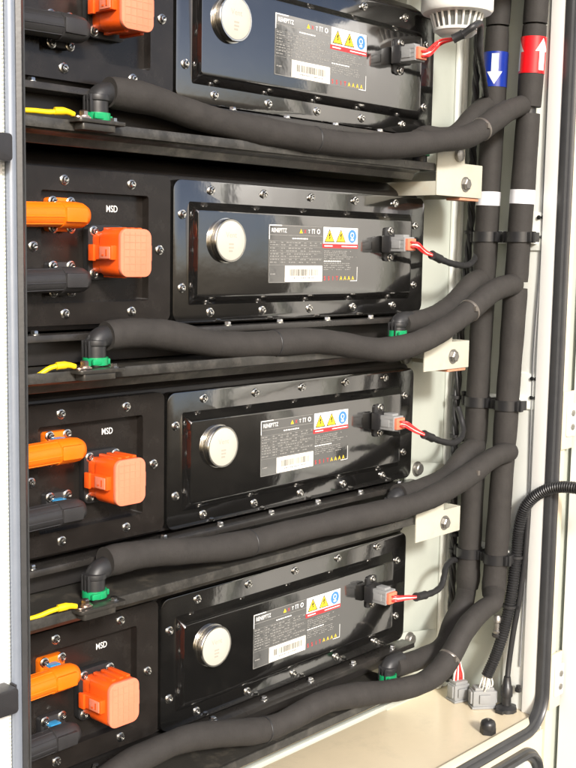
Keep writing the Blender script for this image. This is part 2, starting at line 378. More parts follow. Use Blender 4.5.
    mb.prism([(.3738,-.1212),(.4540,-.1212),(.4540,-.0985),(.3738,-.0985)], y0, yl-.0001, 'y')
    bs = mb.build('barcode_sticker', 'offwhite', npl)
    BARC.append((yl,))
    mb = barcode_mb(yl, 11)
    mb.build('barcode', 'barc', npl)
    mb = MB(); mb.prism([(.4552,-.0662),(.5345,-.0662),(.5345,-.0422),(.4552,-.0422)], y0, yl-.0001, 'y')
    mb.mi = 1; mb.prism([(.4535,-.0725),(.5352,-.0725),(.5352,-.0664),(.4535,-.0664)], y0, yl-.0001, 'y')
    ws = mb.build('warning_sticker', ['white', 'redp'], npl)
    mb = MB(); ya = yl-.00025
    for cx in (.4690, .4950):
        mb.mi = 1; mb.poly([(cx-.0115, -.0640), (cx+.0115, -.0640), (cx, -.0445)], ya+.00008)
        mb.mi = 0; mb.poly([(cx-.0095, -.0629), (cx+.0095, -.0629), (cx, -.0468)], ya)
        mb.mi = 1; mb.poly([(cx-.0022, -.0555), (cx+.0012, -.0555), (cx+.0018, -.0510), (cx-.0004, -.0510)], ya-.00005)
        mb.poly([(cx-.0012, -.0612), (cx+.0024, -.0562), (cx-.0004, -.0562)], ya-.00005)
    mb.mi = 2; mb.poly(circ(.5212, -.0545, .0098, 28), ya)
    mb.mi = 3; mb.ring(circ(.5212, -.0528, .0042, 14), circ(.5212, -.0528, .0029, 14), ya-.00006, ya)
    mb.rect(.5180, .5244, -.0610, -.0580, ya-.00004)
    mb.rect(.4575, .4760, -.0703, -.0686, ya); mb.rect(.4970, .5330, -.0703, -.0688, ya)
    mb.build('warning_symbols', ['yellowp', 'dark', 'bluep', 'white'], npl)
    # base flange with its upright hex bolts, and the cooling plate below
    mb = MB(); mb.prism([(.002, -.1795), (-.0235, -.1795), (-.0245, -.1875), (.004, -.1880)], X0, X1, 'x', .0008)
    fl = mb.build('base_flange', 'ledge', t)
    for i in range(8):
        mb = MB(); x = -.051+.1035*i
        mb.lathe([(.0062,-.0002),(.0062,.0010),(.0048,.0010)], (x, -.0135, -.1795), 'z', 14)
        mb.lathe([(.0046,.0008),(.0046,.0042),(.0038,.0052),(.0005,.0052)], (x, -.0135, -.1795), 'z', 6)
        mb.build('hex_bolt', 'zinc', fl)
    mb = MB(); mb.box(X0+.006, X1-.006, .0065, .6, -.2175, -.1870, .001); mb.build('cooling_plate', 'case', t)
    return t
PL = {1: 'black battery pack at the top, cut by the photo edge, beside the white smoke detector',
      2: 'black battery pack second from the top, with the full orange square plug facing forward',
      3: 'black battery pack third from the top, above the lowest pack',
      4: 'lowest black battery pack, standing just above the beige cabinet floor'}
pack = make_pack(); pack['label'] = PL[2]
for r in (1, 3, 4):
    q = dup(pack, ROW[r], PL[r])
    for c in q.children:
        if c.name.startswith('rating_plate'):
            c.rotation_euler = (0, R((.0, .25, 0, -.3, .15)[r]), 0)
            for g in c.children:
                if g.name.startswith('barcode.'):
                    tmp = barcode_mb(BARC[0][0], 20+r).build('barcode', 'barc'); g.data = tmp.data; bpy.data.objects.remove(tmp)
        for g in [c]+list(c.children):                                  # each screw sits at its own turn
            if g.name.startswith('screw'):
                me = g.data.copy(); ctr = sum((v.co for v in me.vertices), Vector())/len(me.vertices)
                rot = Matrix.Translation(ctr) @ Matrix.Rotation(random.uniform(0, 3), 4, 'Y') @ Matrix.Translation(-ctr)
                me.transform(rot); g.data = me

# ------------------------------------------------------------------ square service disconnects
def make_disconnect():
    t = thing('service_disconnect', '', 'safety plug', ROW[2]+Vector((.0625, .0030, -.0840)), 'orange square safety plugs')
    mb = MB(); mb.prism(rrect(-.0270, .0280, -.0330, .0330, .008), .0060, -.0050, 'y', .001)
    b = mb.build('base_plate', 'blackpl', t)
    for x, z in ((-.0190, .0255), (-.0190, -.0255), (.0225, .0255)): screw_mb(x, z, -.0050, 1).build('screw', ['zinc', 'dark'], b)
    mb = MB()
    mb.prism(rrect(-.0205, .0225, -.0250, .0250, .008), -.004, -.022, 'y', .001)
    mb.prism(rrect(-.0225, .0245, -.0280, .0280, .010), -.020, -.056, 'y', .0015)
    for x in (-.010, .002, .013): mb.box(x, x+.006, -.050, -.012, .0255, .0300, .001)
    for x in (-.010, .013): mb.box(x, x+.006, -.050, -.012, -.0300, -.0255, .001)
    mb.build('body', 'orange', t, 35)
    mb = MB()
    mb.prism(rrect(-.0226, .0246, -.0285, .0285, .0105), -.0555, -.0610, 'y', .0015)
    mb.box(.0235, .0275, -.058, -.034, -.0095, .0095, .001)
    face = mb.build('front_face', 'salmon', t, 35)
    mb = MB()
    for i in range(5): mb.box(-.0181+.0085*i, -.0174+.0085*i, -.0614, -.0609, -.024, .024)
    for i in range(6): mb.box(-.0185, .0205, -.0613, -.0609, -.0216+.0085*i, -.0209+.0085*i)
    mb.build('face_ribs', 'salmon', face)
    mb = MB()
    mb.box(-.0300, -.0220, -.052, -.012, -.0085, .0085, .0012)
    mb.box(-.0330, -.0290, -.022, -.012, -.0100, .0095, .001)
    lk = mb.build('side_latch', 'orange', t)
    mb = MB(); mb.box(-.0312, -.0298, -.050, -.031, -.0070, .0070, .0005)
    mb.mi = 1; mb.box(-.0318, -.0311, -.0455, -.0435, -.0040, .0040); mb.box(-.0318, -.0311, -.0395, -.0360, -.0040, -.0022)
    mb.build('latch_tab', ['salmon', 'orange'], lk)
    return t
DL = {1: 'orange square safety plug cut by the top edge of the photo', 2: 'orange square safety plug on the pack second from the top',
      3: 'orange square safety plug on the pack third from the top', 4: 'orange square safety plug seen from above on the lowest pack'}
d0 = make_disconnect(); d0['label'] = DL[2]; dl = d0.location.copy()
for r in (1, 3, 4): dup(d0, ROW[r]+dl, DL[r])

# ------------------------------------------------------------------ round ended cable plugs
def make_plug(label, cat, mname, cable, z, group):
    t = thing('cable_plug', label, cat, ROW[2]+Vector((-.0035, .0030, z)), group)
    mb = MB()
    mb.prism(rrect(-.018, .018, -.0190, .0205, .004), .0060, -.005, 'y', .001)
    fl = mb.build('mounting_flange', mname, t)
    for x, zz in ((-.0125, .0160), (.0130, .0160), (.0130, -.0150), (-.0125, -.0150)): screw_mb(x, zz, -.005, .4).build('screw', ['zinc', 'dark'], fl)
    mb = MB(); mb.box(-.0115, .0035, -.017, -.005, .0100, .0142, .0012); mb.build('lock_clip', 'blue', t)
    mb = MB()
    mb.tube([(-.020, -.026, 0), (-.0195, -.026, 0), (.004, -.026, 0), (.012, -.026, 0), (.0185, -.026, 0), (.0225, -.026, 0)], .015, 32,
            rf=lambda d, i, m: (.0149, .0156, .0154, .0144, .0110, .005)[i])
    mb.prism(rrect(-.0140, .0140, -.0125, .0125, .006), -.004, -.025, 'y')
    mb.box(-.0195, .010, -.0425, -.026, -.0085, .0085, .002)
    mb.build('housing', mname, t, 50)
    mb = MB(); mb.tube([(-.22, -.024, -.006), (-.12, -.025, -.003), (-.06, -.026, -.001), (-.0198, -.026, 0)], .0142, 28, step=.01)
    for a in (-20, 20, 60, 100, 140):
        mb.tube([(-.15, -.0255-.0139*math.sin(R(a)), .0139*math.cos(R(a))-.004), (-.06, -.026-.0140*math.sin(R(a)), .0140*math.cos(R(a))-.001), (-.0198, -.026-.0140*math.sin(R(a)), .0140*math.cos(R(a)))], .0009, 6)
    mb.build('cable', cable, t, 60)
    return t
OL = {2: 'orange round ended cable plug, topmost of the three', 3: 'orange round ended cable plug of the third pack, middle of the three',
      4: 'orange round ended cable plug on the lowest pack, blue clip on top'}
o0 = make_plug(OL[2], 'cable plug', 'cabor', 'cabor', -.0415, 'orange cable plugs'); ol = o0.location.copy()
for r in (3, 4): dup(o0, ROW[r]+ol, OL[r])
KL = {1: 'black round ended cable plug on the topmost pack', 2: 'black round ended cable plug below the topmost orange one',
      3: 'black round ended cable plug on the third pack, blue clip showing', 4: 'black round ended cable plug at the bottom left, bright blue clip'}
k0 = make_plug(KL[2], 'cable plug', 'greypl2', 'greypl2', -.1165, 'black cable plugs'); kl = k0.location.copy()
for r in (1, 3, 4): dup(k0, ROW[r]+kl, KL[r])

# ------------------------------------------------------------------ signal connectors with their wires (path differs per row)
SL = {1: 'grey signal connector with red wires below the smoke detector', 2: 'grey signal connector with red wires and drooping black cable on the second pack',
      3: 'grey signal connector with red wires, third from the top, cable curling upward', 4: 'grey signal connector with straight red wires on the lowest pack'}
for r in (1, 2, 3, 4):
    base = ROW[r]+Vector((.6000, -.0180, -.0652))
    t = thing('signal_connector', SL[r], 'connector', base, 'grey signal connectors with red wires')
    mb = MB(); mb.prism(rrect(-.0085, .0165, -.0260, .0260, .005), 0, -.003, 'y', .0006); mb.box(-.0155, .0145, -.018, -.002, -.0130, .0135, .002)
    b = mb.build('socket', 'blackpl', t)
    for z in (.0205, -.0205): screw_mb(.005, z, -.003, 1.2).build('screw', ['zinc', 'dark'], b)
    mb = MB(); mb.box(-.0125, .0135, -.044, -.014, -.0110, .0115, .0015); mb.box(-.007, .008, -.038, -.020, .0105, .0150, .001)
    mb.box(-.0140, -.0120, -.036, -.020, -.006, .006, .0006)
    for z in (-.005, .001, .007): mb.box(-.0130, -.0120, -.043, -.030, z-.0008, z+.0008)
    mb.build('plug_housing', 'conn', t)
    mb = MB(); mb.box(-.0100, .0110, -.0490, -.0430, -.0090, .0090, .0015); mb.build('wire_seal', 'sealor', t)
    path = [Vector(p)-base for p in CABLE[r]]
    mb = MB()
    for dx, dz, mi in ((-.0035, .0035, 0), (.004, .0028, 0), (-.003, -.0040, 0), (.0045, -.0036, 0), (.0005, -.0005, 1)):
        mb.mi = mi
        e = path[2]
        mb.tube([(dx, -.046, dz), (dx+.004, -.055, dz*.9), (path[1].x+dx*.6, path[1].y, path[1].z+dz*.7), (e.x+dx*.3, e.y, e.z+dz*.3), (e.x*.4+path[3].x*.6, e.y*.4+path[3].y*.6, e.z*.4+path[3].z*.6)], .0015, 8, step=.004)
    mb.build('wires', ['red', 'wirew'], t)
    mb = MB(); mb.tube([path[2], path[3]], .0068, 16, step=.004, rf=lambda d, i, m: .0072 if i in (0, m-1) else .0066); mb.build('sleeve', 'rubber', t)
    mb = MB(); mb.tube(path[3:], .0052, 14, step=.004, rf=lambda d, i, m: .0052+.0003*math.sin(d*1300)); mb.build('cable', 'rubber', t, 60)

# ------------------------------------------------------------------ coolant hoses
HR = .0179
def elbow(t, x, y, z, ztop):
    mb = MB()
    mb.lathe([(.0115,0),(.0115,.010),(.0100,.0105),(.0100,.014),(.0118,.0145),(.0118,.018),(.0095,.019)], (x, y, z), 'z', 24)
    zc = z+.030
    mb.tube([(x, y, z+.012), (x, y, zc-.006), (x+.002, y, zc), (x+.008, y, zc+.0045), (x+.018, y, zc+.006), (x+.034, y, zc+.006)], .0128, 20, step=.003)
    mb.lathe([(.0110,-.002),(.0145,0),(.0150,.003),(.0145,.006),(.0105,.007)], (x, y, zc-.004), 'z', 24)
    for a in (-.006, 0, .006): mb.box(x-.0150, x-.0105, y+a-.0012, y+a+.0012, z+.012, zc+.002, .0005)
    e = mb.build('elbow', 'rubber', t)
    mb = MB(); mb.ring(circ(x, y, .0152, 28), circ(x, y, .0119, 28), z+.0030+ztop, z+.0120+ztop, 'z')
    mb.box(x-.0150, x-.0020, y-.0160, y-.0120, z+.0040+ztop, z+.0110+ztop, .0015)
    mb.box(x+.0120, x+.0180, y-.0060, y-.0010, z+.0030+ztop, z+.0100+ztop, .0012)
    mb.build('locking_clip', 'green', e)
FL = {1: 'front coolant hose under the topmost pack, ending behind the red arrow tag', 2: 'front coolant hose under the second pack, sagging before it rises right',
      3: 'front coolant hose under the third pack, climbing steadily to the right', 4: 'lowest front coolant hose, curving above the beige floor'}
BL = {1: 'rear coolant hose mostly hidden behind the topmost front hose', 2: 'short rear coolant hose behind the second front hose, green clip at its elbow',
      3: 'short rear coolant hose behind the third front hose', 4: 'lowest short rear coolant hose, elbow in the corner above the floor'}
TIE = {1: (10, 18), 2: (10, 23), 3: (9, 20), 4: (12, 26)}
def foam_rf(seed):
    a, b, c = random.Random(seed).random()*6, random.Random(seed+1).random()*6, random.Random(seed+2).random()*6
    return lambda d, i, m: HR*(1+.042*math.sin(d*27+a)+.028*math.sin(d*61+b)+.010*math.sin(d*150+c)+.012*max(0, math.sin(d*9+b))*math.sin(d*390+a)) * (1 if 1 < i < m-2 else .95)
for r in (1, 2, 3, 4):
    path = smooth_path(FRONT[r], 1)
    zs = -.2195-.28*(r-2)+(.0036 if r == 4 else 0)
    ex = path[0].x-.016
    if r == 1: path = [p+Vector((0, -.004, 0)) for p in path]
    t = thing('coolant_hose', FL[r], 'hose', (0, 0, 0), 'coolant hoses')
    elbow(t, ex, path[0].y, zs+.0015, 0)
    zt = path[-1].z; tgt = Vector((.853, -.114+(.302-zt)/.908*.034+.002, zt))
    if r != 4: path = path+[path[-1]*.35+tgt*.65]
    else: path = path+[tgt+Vector((.006, 0, .016)), tgt+Vector((.010, 0, .04))]
    pp = resample(path, .0045)
    mb = MB(); mb.tube(pp, HR, 28, rf=foam_rf(r)); mb.build('foam_sleeve', 'foam', t, 60)
    for i, (q, mname) in enumerate(zip(TIE[r], ('foam', 'tiem'))):
        c = path[q]; dd = (path[q+1]-path[q-1]).normalized()
        w = .0024 if i else .0012
        mb = MB(); mb.tube([c-dd*w, c-dd*w*.5, c+dd*w*.5, c+dd*w], HR*1.05, 28, rf=lambda d, i, m: HR*(1.035 if i in (0, 3) else 1.06))
        if i:
            k = c+Vector((-.008, -.017, .004)); mb.box(k.x-.003, k.x+.003, k.y-.003, k.y+.003, k.z-.004, k.z+.004, .001)
        mb.build('tie_band' if i else 'glued_joint', mname if i else 'rubber', t)
    bpth = smooth_path(REAR[r], 1)
    t = thing('coolant_hose', BL[r], 'hose', (0, 0, 0), 'coolant hoses')
    elbow(t, bpth[0].x-.012, bpth[0].y, zs+.0015, .008)
    zt = bpth[-1].z; tgt = Vector((.855, -.043+(.311-zt)/.928*.018, zt))
    if r == 1: bpth = [Vector((.630, -.05, zs+.034)), Vector((.645, -.045, zs+.036))]+bpth
    if r == 4: bpth = bpth[:-1]+[tgt+Vector((-.004, 0, 0)), tgt+Vector((0, 0, .04))]
    else: bpth = bpth+[tgt]
    mb = MB(); mb.tube(resample(bpth, .0045), HR, 28, rf=foam_rf(r+40)); mb.build('foam_sleeve', 'foam', t, 60)

for t in [o for o in C.objects if o.name.startswith('coolant_hose')]:
    e = next(c for c in t.children if c.name.startswith('elbow'))
    lo = min((v.co for v in e.data.vertices), key=lambda v: v.z)
    t.location = lo
    for c in t.children: c.location = -lo
# ------------------------------------------------------------------ vertical pipes
def pipe_y1(z): return -.043+(.311-z)/.928*.018
def pipe_y2(z): return -.114+(.302-z)/.908*.034
XP = .855
def pipe(label, fy, cuts, ztop, zbot, tagm, tz, tapez, arrow_ang, up, seed):
    t = thing('coolant_pipe', label, 'pipe', (XP, fy(zbot), zbot), 'insulated vertical coolant pipes')
    o = Vector(t.location)
    V = lambda z: Vector((XP, fy(z), z))-o
    mb = MB(); mb.tube([V(ztop), V(zbot+.005)], .0125, 16, step=.05); mb.build('inner_pipe', 'rubber', t)
    zs = [ztop]+[c for c in cuts]+[zbot]
    for i2 in range(len(zs)-1):
        i = i2; a, b = zs[i]-((.0015, .0055)[i > 1] if i else 0), zs[i+1]+((.0015, .0055)[i > 0] if i < len(zs)-2 else 0)
        n = max(3, int((a-b)/.012)); rn = random.Random(seed+i); f1, f2 = rn.random()*6, rn.random()*6
        mb = MB(); mb.tube([V(a+(b-a)*k/n) for k in range(n+1)], .0200, 32,
            rf=lambda d, i, m: .0200*((1.07 if i in (m-2, m-3) else 1) if i2 == len(zs)-2 else 1)*(1+.02*math.sin(d*30+f1)+.012*math.sin(d*85+f2))*(1 if 0 < i < m-1 else .97))
        mb.build('foam_sleeve', 'foam', t, 60)
    def band(z0, z1, mname, nm, par, rr=.02115):
        mb = MB(); mb.tube([V(z0+(z1-z0)*k/6) for k in range(7)], rr, 40); return mb.build(nm, mname, par, 60)
    tb = band(tz[0], tz[1], tagm, 'tag_band', t)
    zc = (tz[0]+tz[1])/2; sg = 1 if up else -1
    h = (tz[1]-tz[0])
    for aa in arrow_ang:
        mb = MB()
        shp = [(-.0042,-.40),(.0042,-.40),(.0042,.06),(.0098,.06),(0,.42),(-.0098,.06),(-.0042,.06)]
        # wrap the arrow on the band in thin vertical slices
        def surf(s_, tt):
            ang = R(aa)+s_/.0213
            return V(zc+sg*tt*h)+Vector((-math.sin(ang)*.02135*1.0, -math.cos(ang)*.02135, 0))
        def hw(tt): return .0058 if tt < .08 else .0132*(1-(tt-.08)/.36)
        ts = [-.43, -.2, 0, .0799, .0801, .14, .20, .26, .32, .38, .439]
        rows = [[mb.bm.verts.new(surf(hw(q)*(k/3-1), q)) for k in range(7)] for q in ts]
        for a in range(len(rows)-1):
            for k in range(6): mb._face([rows[a][k], rows[a][k+1], rows[a+1][k+1], rows[a+1][k]])
        bmesh.ops.recalc_face_normals(mb.bm, faces=mb.bm.faces)
        mb.build('arrow', 'white', tb)
    band(tapez[0], tapez[1], 'tape', 'tape_band', t, .0209)
    return t
ANG = 40
pipe('insulated pipe with the blue down arrow tag, nearer the battery packs', pipe_y1, [.30, .160, -.128, -.415], .46, -.668, 'tagb', (.2005, .2575), (.0045, .0275), (60, ), False, 5)
pipe('insulated pipe with the red up arrow tag, beside the white frame', pipe_y2, [.295, .1585, -.128, -.4115], .46, -.672, 'tagr', (.2165, .2745), (.0065, .0295), (13, 137), True, 25)

n = 0
for z in (-.0482, -.3325, -.6025):
    for fy, nm in ((pipe_y1, 'blue'), (pipe_y2, 'red')):
        lab = 'black %s pipe clamp on the %s tagged pipe' % ({-.0482: 'upper', -.3325: 'middle', -.6025: 'lowest'}[z], nm)
        t = thing('pipe_clamp', lab, 'pipe clamp', (XP, fy(z), z), 'black pipe clamps')
        mb = MB(); mb.ring(circ(0, 0, .0228, 36), circ(0, 0, .0203, 36), -.0085, .0085, 'z'); mb.build('band', 'blackpl', t, 50)
        mb = MB()
        pass
        for s_ in (-1, 1):
            mb = MB(); mb.box(-.010, .020, s_*.0235-.003, s_*.0235+.003, -.0080, .0080, .0008); mb.box(-.0045, .0040, s_*.0275-.002, s_*.0275+.002, -.0095, .0095, .0008)
            mb.build('lug', 'blackpl', t)
        mb = MB(); mb.box(.019, .0445, -.012, .012, -.011, .011, .001); mb.build('standoff', 'wall2', t)

# ------------------------------------------------------------------ shelves, ground wires
SHL = {1: 'dark steel shelf under the topmost pack, worn front lip', 2: 'dark steel shelf under the second pack',
       3: 'dark steel shelf between the third and the lowest pack', 4: 'lowest dark steel shelf, above the cream floor rail'}
XE = {1: .6640, 2: .6450, 3: .6370, 4: .655}
for r in (1, 2, 3, 4):
    z0 = -.2195-.28*(r-2)+(.0036 if r == 4 else 0)
    t = thing('support_shelf', SHL[r], 'shelf', (0, 0, z0), 'dark support shelves')
    mb = MB(); mb.box(-.175, .640, -.058, .6, -.004, 0, .001); mb.build('shelf_plate', 'shelf', t)
    mb = MB()
    mb.prism([(-.0605, .0012), (-.0585, .0018), (-.0565, .0008), (-.0570, -.0085), (-.0605, -.0105)], -.175, XE[r], 'x', .0006)
    mb.build('front_lip', 'lip', t)
    mb = MB(); mb.prism([(-.050, -.0050), (-.030, -.0050), (-.030, -.0250), (-.034, -.0250), (-.040, -.0150), (-.050, -.0120)], -.175, .640, 'x', .001)
    mb.build('stiffener', 'lip', t)
    mb = MB(); mb.prism(rrect(-.036, .032, -.0800, -.0570, .006), -.0015, .0028, 'z', .0006)
    mb.prism(rrect(-.030, .018, -.0775, -.0600, .004), -.0095, -.0016, 'z', .0008)
    tb = mb.build('port_plate', 'shelf', t)
    mb = MB(); mb.lathe([(.006,0),(.006,.001),(.0042,.0012),(.0042,.0046),(.001,.0050)], (.020, -.069, .0028), 'z', 6); mb.build('hex_bolt', 'zinc', tb)
    if r == 4:
        mb = MB(); mb.box(-.175, .655, -.066, -.056, -.0225, -.0135, .003); mb.build('bottom_rail', 'wall', t)
    if r < 4:
        mb = MB(); mb.box(.7005, .7565, -.035, .05, -.0300, -.0075, .002); mb.box(.7425, .7565, -.034, .05, -.0074, .0070, .001)
        mb.build('end_rail', 'wall', t)
YL = {1: 'yellow ground wire bolted below the topmost pack', 2: 'yellow ground wire bolted below the second pack, rising to its lug', 3: 'yellow ground wire bolted below the third pack'}
for r in (1, 2, 3):
    z0 = -.2195-.28*(r-2)
    t = thing('ground_wire', YL[r], 'wire', (-.022, -.066, z0+.0028), 'yellow ground wires')
    dz = (.001, -.010, -.004)[r-1]
    mb = MB(); mb.tube([(-.14, .03, dz-.012), (-.10, .022, dz), (-.062, .012, dz+.003), (-.040, .006, .0040), (-.022, .001, .0060), (-.013, 0, .0040)], .0029, 14, step=.005)
    w = mb.build('wire', 'yellow', t)
    mb = MB(); mb.tube([(-.034, .004, .0055), (-.021, .001, .0062), (-.011, 0, .0038)], .0058, 14, step=.003, rf=lambda d, i, m: .0044 if i < m*.4 else .0044-.0016*(i/m)); mb.build('sleeve', 'yellow', w)
    mb = MB(); mb.prism(rrect(-.013, .0105, -.0075, .0075, .006), .0004, .0024, 'z', .0004)
    lg = mb.build('lug', 'copper', t)
    mb = MB(); mb.lathe([(.0072,0),(.0072,.0014),(.0050,.0016)], (.002, 0, .0024), 'z', 18); mb.lathe([(.0052,0),(.0052,.0050),(.004,.0062),(.001,.0062)], (.002, 0, .0036), 'z', 6)
    mb.build('bolt', 'copper', lg)

# ------------------------------------------------------------------ brackets
BRL = {1: 'cream bracket with a notch below the blue tagged pipe, topmost of three', 2: 'cream bracket half covered by the second front hose', 3: 'cream bracket below the third front hose, lowest of three'}
for r, (x0, w, zt, zb) in {1: (.6645, .128, .0880, .0130), 2: (.6460, .126, -.198, -.2645), 3: (.6380, .125, -.476, -.5400)}.items():
    t = thing('mounting_bracket', BRL[r], 'bracket', (x0, -.064, zb), 'cream mounting brackets')
    h = zt-zb
    mb = MB(); o = [(0, 0), (w, 0), (w, h-.022), (.076, h-.022), (.076, h), (0, h)]
    mb.prism(o, 0, .0025, 'y', .0008); mb.build('plate', 'bracket', t)
    if r == 1:
        mb = MB(); mb.box(.0, .0025, .0026, .110, -.0002, -.0002+.022, .0005); mb.build('side_flange', 'bracket', t)
    mb = MB(); mb.box(w-.003, w, .0026, .1128, 0, h-.022, .0005); mb.build('side_flange', 'bracket', t)
    if r < 3:
        mb = MB(); mb.box(.070, w-.004, .003, .030, -.0050, -.0003, .001); mb.build('primer_edge', 'clay', t)
    mb = MB(); mb.lathe([(.0120,0),(.0120,.0016),(.0100,.0016)], (.0790, 0, .0205), 'y', 20); mb.lathe([(.0092,.001),(.0092,.0060),(.0076,.0075),(.004,.0075)], (.0790, 0, .0205), 'y', 6)
    mb.build('bolt', 'zincdull', t)
    if r == 1:
        mb = MB(); mb.lathe([(.0100,0),(.0100,.006),(.006,.008)], (.056, 0, h-.010), 'y', 18); mb.build('bolt', 'zincdull', t)

# ------------------------------------------------------------------ smoke detector
t = thing('smoke_detector', 'round white smoke detector with dark vents above the red wires', 'smoke detector', (.6640, -.0915, .2490))
mb = MB(); mb.lathe([(.003,-.0010),(.016,0),(.025,.002),(.0315,.0075),(.0330,.0110)], (0,0,0), 'z', 56); mb.build('lower_cap', 'smoke', t, 50)
mb = MB(); mb.lathe([(.0300,.008),(.0325,.010),(.0370,.0320),(.0350,.034)], (0,0,0), 'z', 56); mb.build('vent_core', 'slot', t)
mb = MB()
for k in range(22):
    a = 2*math.pi*k/22; c, s_ = math.cos(a), math.sin(a)
    mb.tube([Vector((c*.0322, s_*.0322, .0100)), Vector((c*.0395, s_*.0395, .0340))], .0021, 6)
mb.ring(circ(0,0,.0350,52), circ(0,0,.0315,52), .0085, .0125, 'z')
mb.build('vent_ribs', 'smoke', t, 60)
mb = MB(); mb.lathe([(.036,.0330),(.0445,.0335),(.0520,.0350),(.0548,.0390),(.0548,.0600),(.0520,.0640),(.01,.0640)], (0,0,0), 'z', 64); mb.build('base', 'smoke', t, 40)
mb = MB(); mb.lathe([(.0575,.0640),(.0575,.0720),(.012,.0720),(.012,.1905)], (0,0,0), 'z', 64); mb.build('mounting_ring', 'smoke', t)

# ------------------------------------------------------------------ right hand wiring
t = thing('corrugated_conduit', 'black corrugated conduit arching over the door seal', 'conduit', (.88, -.2, -.46))
o = Vector(t.location)
CP = [(.872,-.300,-.470),(.880,-.250,-.462),(.88,-.213,-.4616),(.88,-.1835,-.4645),(.88,-.1575,-.4737),(.88,-.1333,-.4914),(.88,-.1168,-.5152),(.88,-.1087,-.552),(.88,-.1052,-.6061),(.878,-.0986,-.6794),(.874,-.090,-.7366),(.868,-.078,-.7866),(.860,-.068,-.820)]
mb = MB(); mb.tube([Vector(p)-o for p in CP], .0098, 18, step=.0011, rf=lambda d, i, m: .0102 if (i % 4) < 2 else .0088); mb.build('corrugated_tube', 'blackpl', t, 30)
for z, y, x in ((-.600, -.1055, .8798), (-.690, -.0972, .8776)):
    mb = MB(); mb.ring(circ(x-o.x, y-o.y, .0122, 20), circ(x-o.x, y-o.y, .0100, 20), z-o.z-.0025, z-o.z+.0025, 'z'); mb.box(x-o.x+.003, x-o.x+.009, y-o.y-.018, y-o.y-.011, z-o.z-.003, z-o.z+.003, .0008)
    mb.build('cable_tie', 'rubber', t)
mb = MB(); e = Vector((.860, -.068, -.818))-o
for k in range(9):
    dx = (k % 3-1)*.0060; dy = (k//3-1)*.006; q = random.Random(k).uniform(-.001, .001)
    mb.tube([e+Vector((dx*.4, dy*.4, .006)), e+Vector((dx*.9+q, dy*.9, -.006)), e+Vector((dx*1.5, dy*1.2, -.018)), Vector((.862-o.x+dx*1.4, -.062-o.y+dy, -.8475-o.z))], .0014, 7, step=.004)
mb.build('wire_fan', 'wirew', t)

def floor_connector(label, loc, rotz, sc):
    t = thing('floor_connector', label, 'connector', loc, 'grey floor connectors', (0, 0, rotz))
    mb = MB()
    mb.box(-.020*sc, .020*sc, -.012, .012, .003, .032, .002); mb.box(-.0165*sc, .0165*sc, -.010, .010, .030, .0375, .0015)
    mb.box(-.010, .010, -.0155, -.0115, .010, .026, .001); mb.box(-.0235*sc, -.0195*sc, -.008, .008, .008, .030, .001); mb.box(.0195*sc, .0235*sc, -.008, .008, .008, .030, .001)
    mb.build('housing', 'conn', t)
    mb = MB(); mb.box(-.022*sc, .022*sc, -.014, .014, 0, .004, .001); mb.build('flange', 'conn', t)
    return t
fc = floor_connector('grey floor connector below the corrugated conduit, white wires fanning in', (.8620, -.0600, -.8795), R(-40), 1.05)
f2 = floor_connector('grey floor connector tucked behind, red and white wires going up', (.8560, -.0120, -.8795), R(-20), .8)
mb = MB()
for k in range(6):
    dx = (k-2.5)*.0042; mb.mi = 0 if k in (1, 3, 4) else 1
    mb.tube([(dx, 0, .036), (dx*.9, 0, .048), (dx*.4, .002, .066), (dx*.25, .004, .085)], .0014, 7, step=.005)
mb.build('wires', ['red', 'wirew'], f2)
mb = MB(); mb.tube([(0, .004, .078), (0, .006, .11), (.004, .012, .16)], .0055, 12, step=.01); mb.build('sleeve', 'rubber', f2)

t = thing('sensor_cable', 'thin black cable with a winged base in the floor corner', 'cable', (.876, -.100, -.8795))
mb = MB()
mb.lathe([(.019,0),(.019,.006),(.012,.010),(.0095,.011)], (0,0,0), 'z', 10); mb.box(-.024, .024, -.008, .008, 0, .007, .002)
mb.build('base', 'rubber', t)
mb = MB(); mb.lathe([(.0085,.010),(.0085,.026),(.0105,.027),(.0105,.044),(.0080,.047),(.0060,.062),(.004,.063)], (0,0,0), 'z', 12); mb.build('gland', 'blackpl', t)
o = Vector(t.location)
mb = MB(); mb.tube([Vector(p)-o for p in ((.876,-.100,-.825),(.882,-.099,-.79),(.884,-.104,-.735),(.886,-.1115,-.678),(.886,-.119,-.6045),(.887,-.121,-.54),(.888,-.121,-.50))], .0048, 12, step=.008); mb.build('cable', 'rubber', t, 60)
mb = MB(); mb.box(.006, .014, -.022, -.012, .036, .044, .002); mb.lathe([(.004,0),(.004,.012)], (.010, -.017, .036), 'z', 10); mb.build('thumbscrew', 'blackpl', t)

t = thing('cap_nut', 'black ribbed knob standing alone on the beige floor near the lip', 'knob', (.7714, -.1290, -.8795))
mb = MB(); mb.lathe([(.0135,0),(.0135,.010),(.0125,.011)], (0,0,0), 'z', 6); mb.build('nut', 'blackpl', t)
mb = MB(); mb.lathe([(.0130,.0095),(.0130,.016),(.0115,.0205),(.0070,.0235),(.0035,.0238)], (0,0,0), 'z', 24); mb.build('dome', 'blackpl', t, 50)
mb = MB(); mb.lathe([(.0026,.0230),(.0026,.0243),(.0004,.0245)], (0,0,0), 'z', 12); mb.build('tip', 'zinc', t)

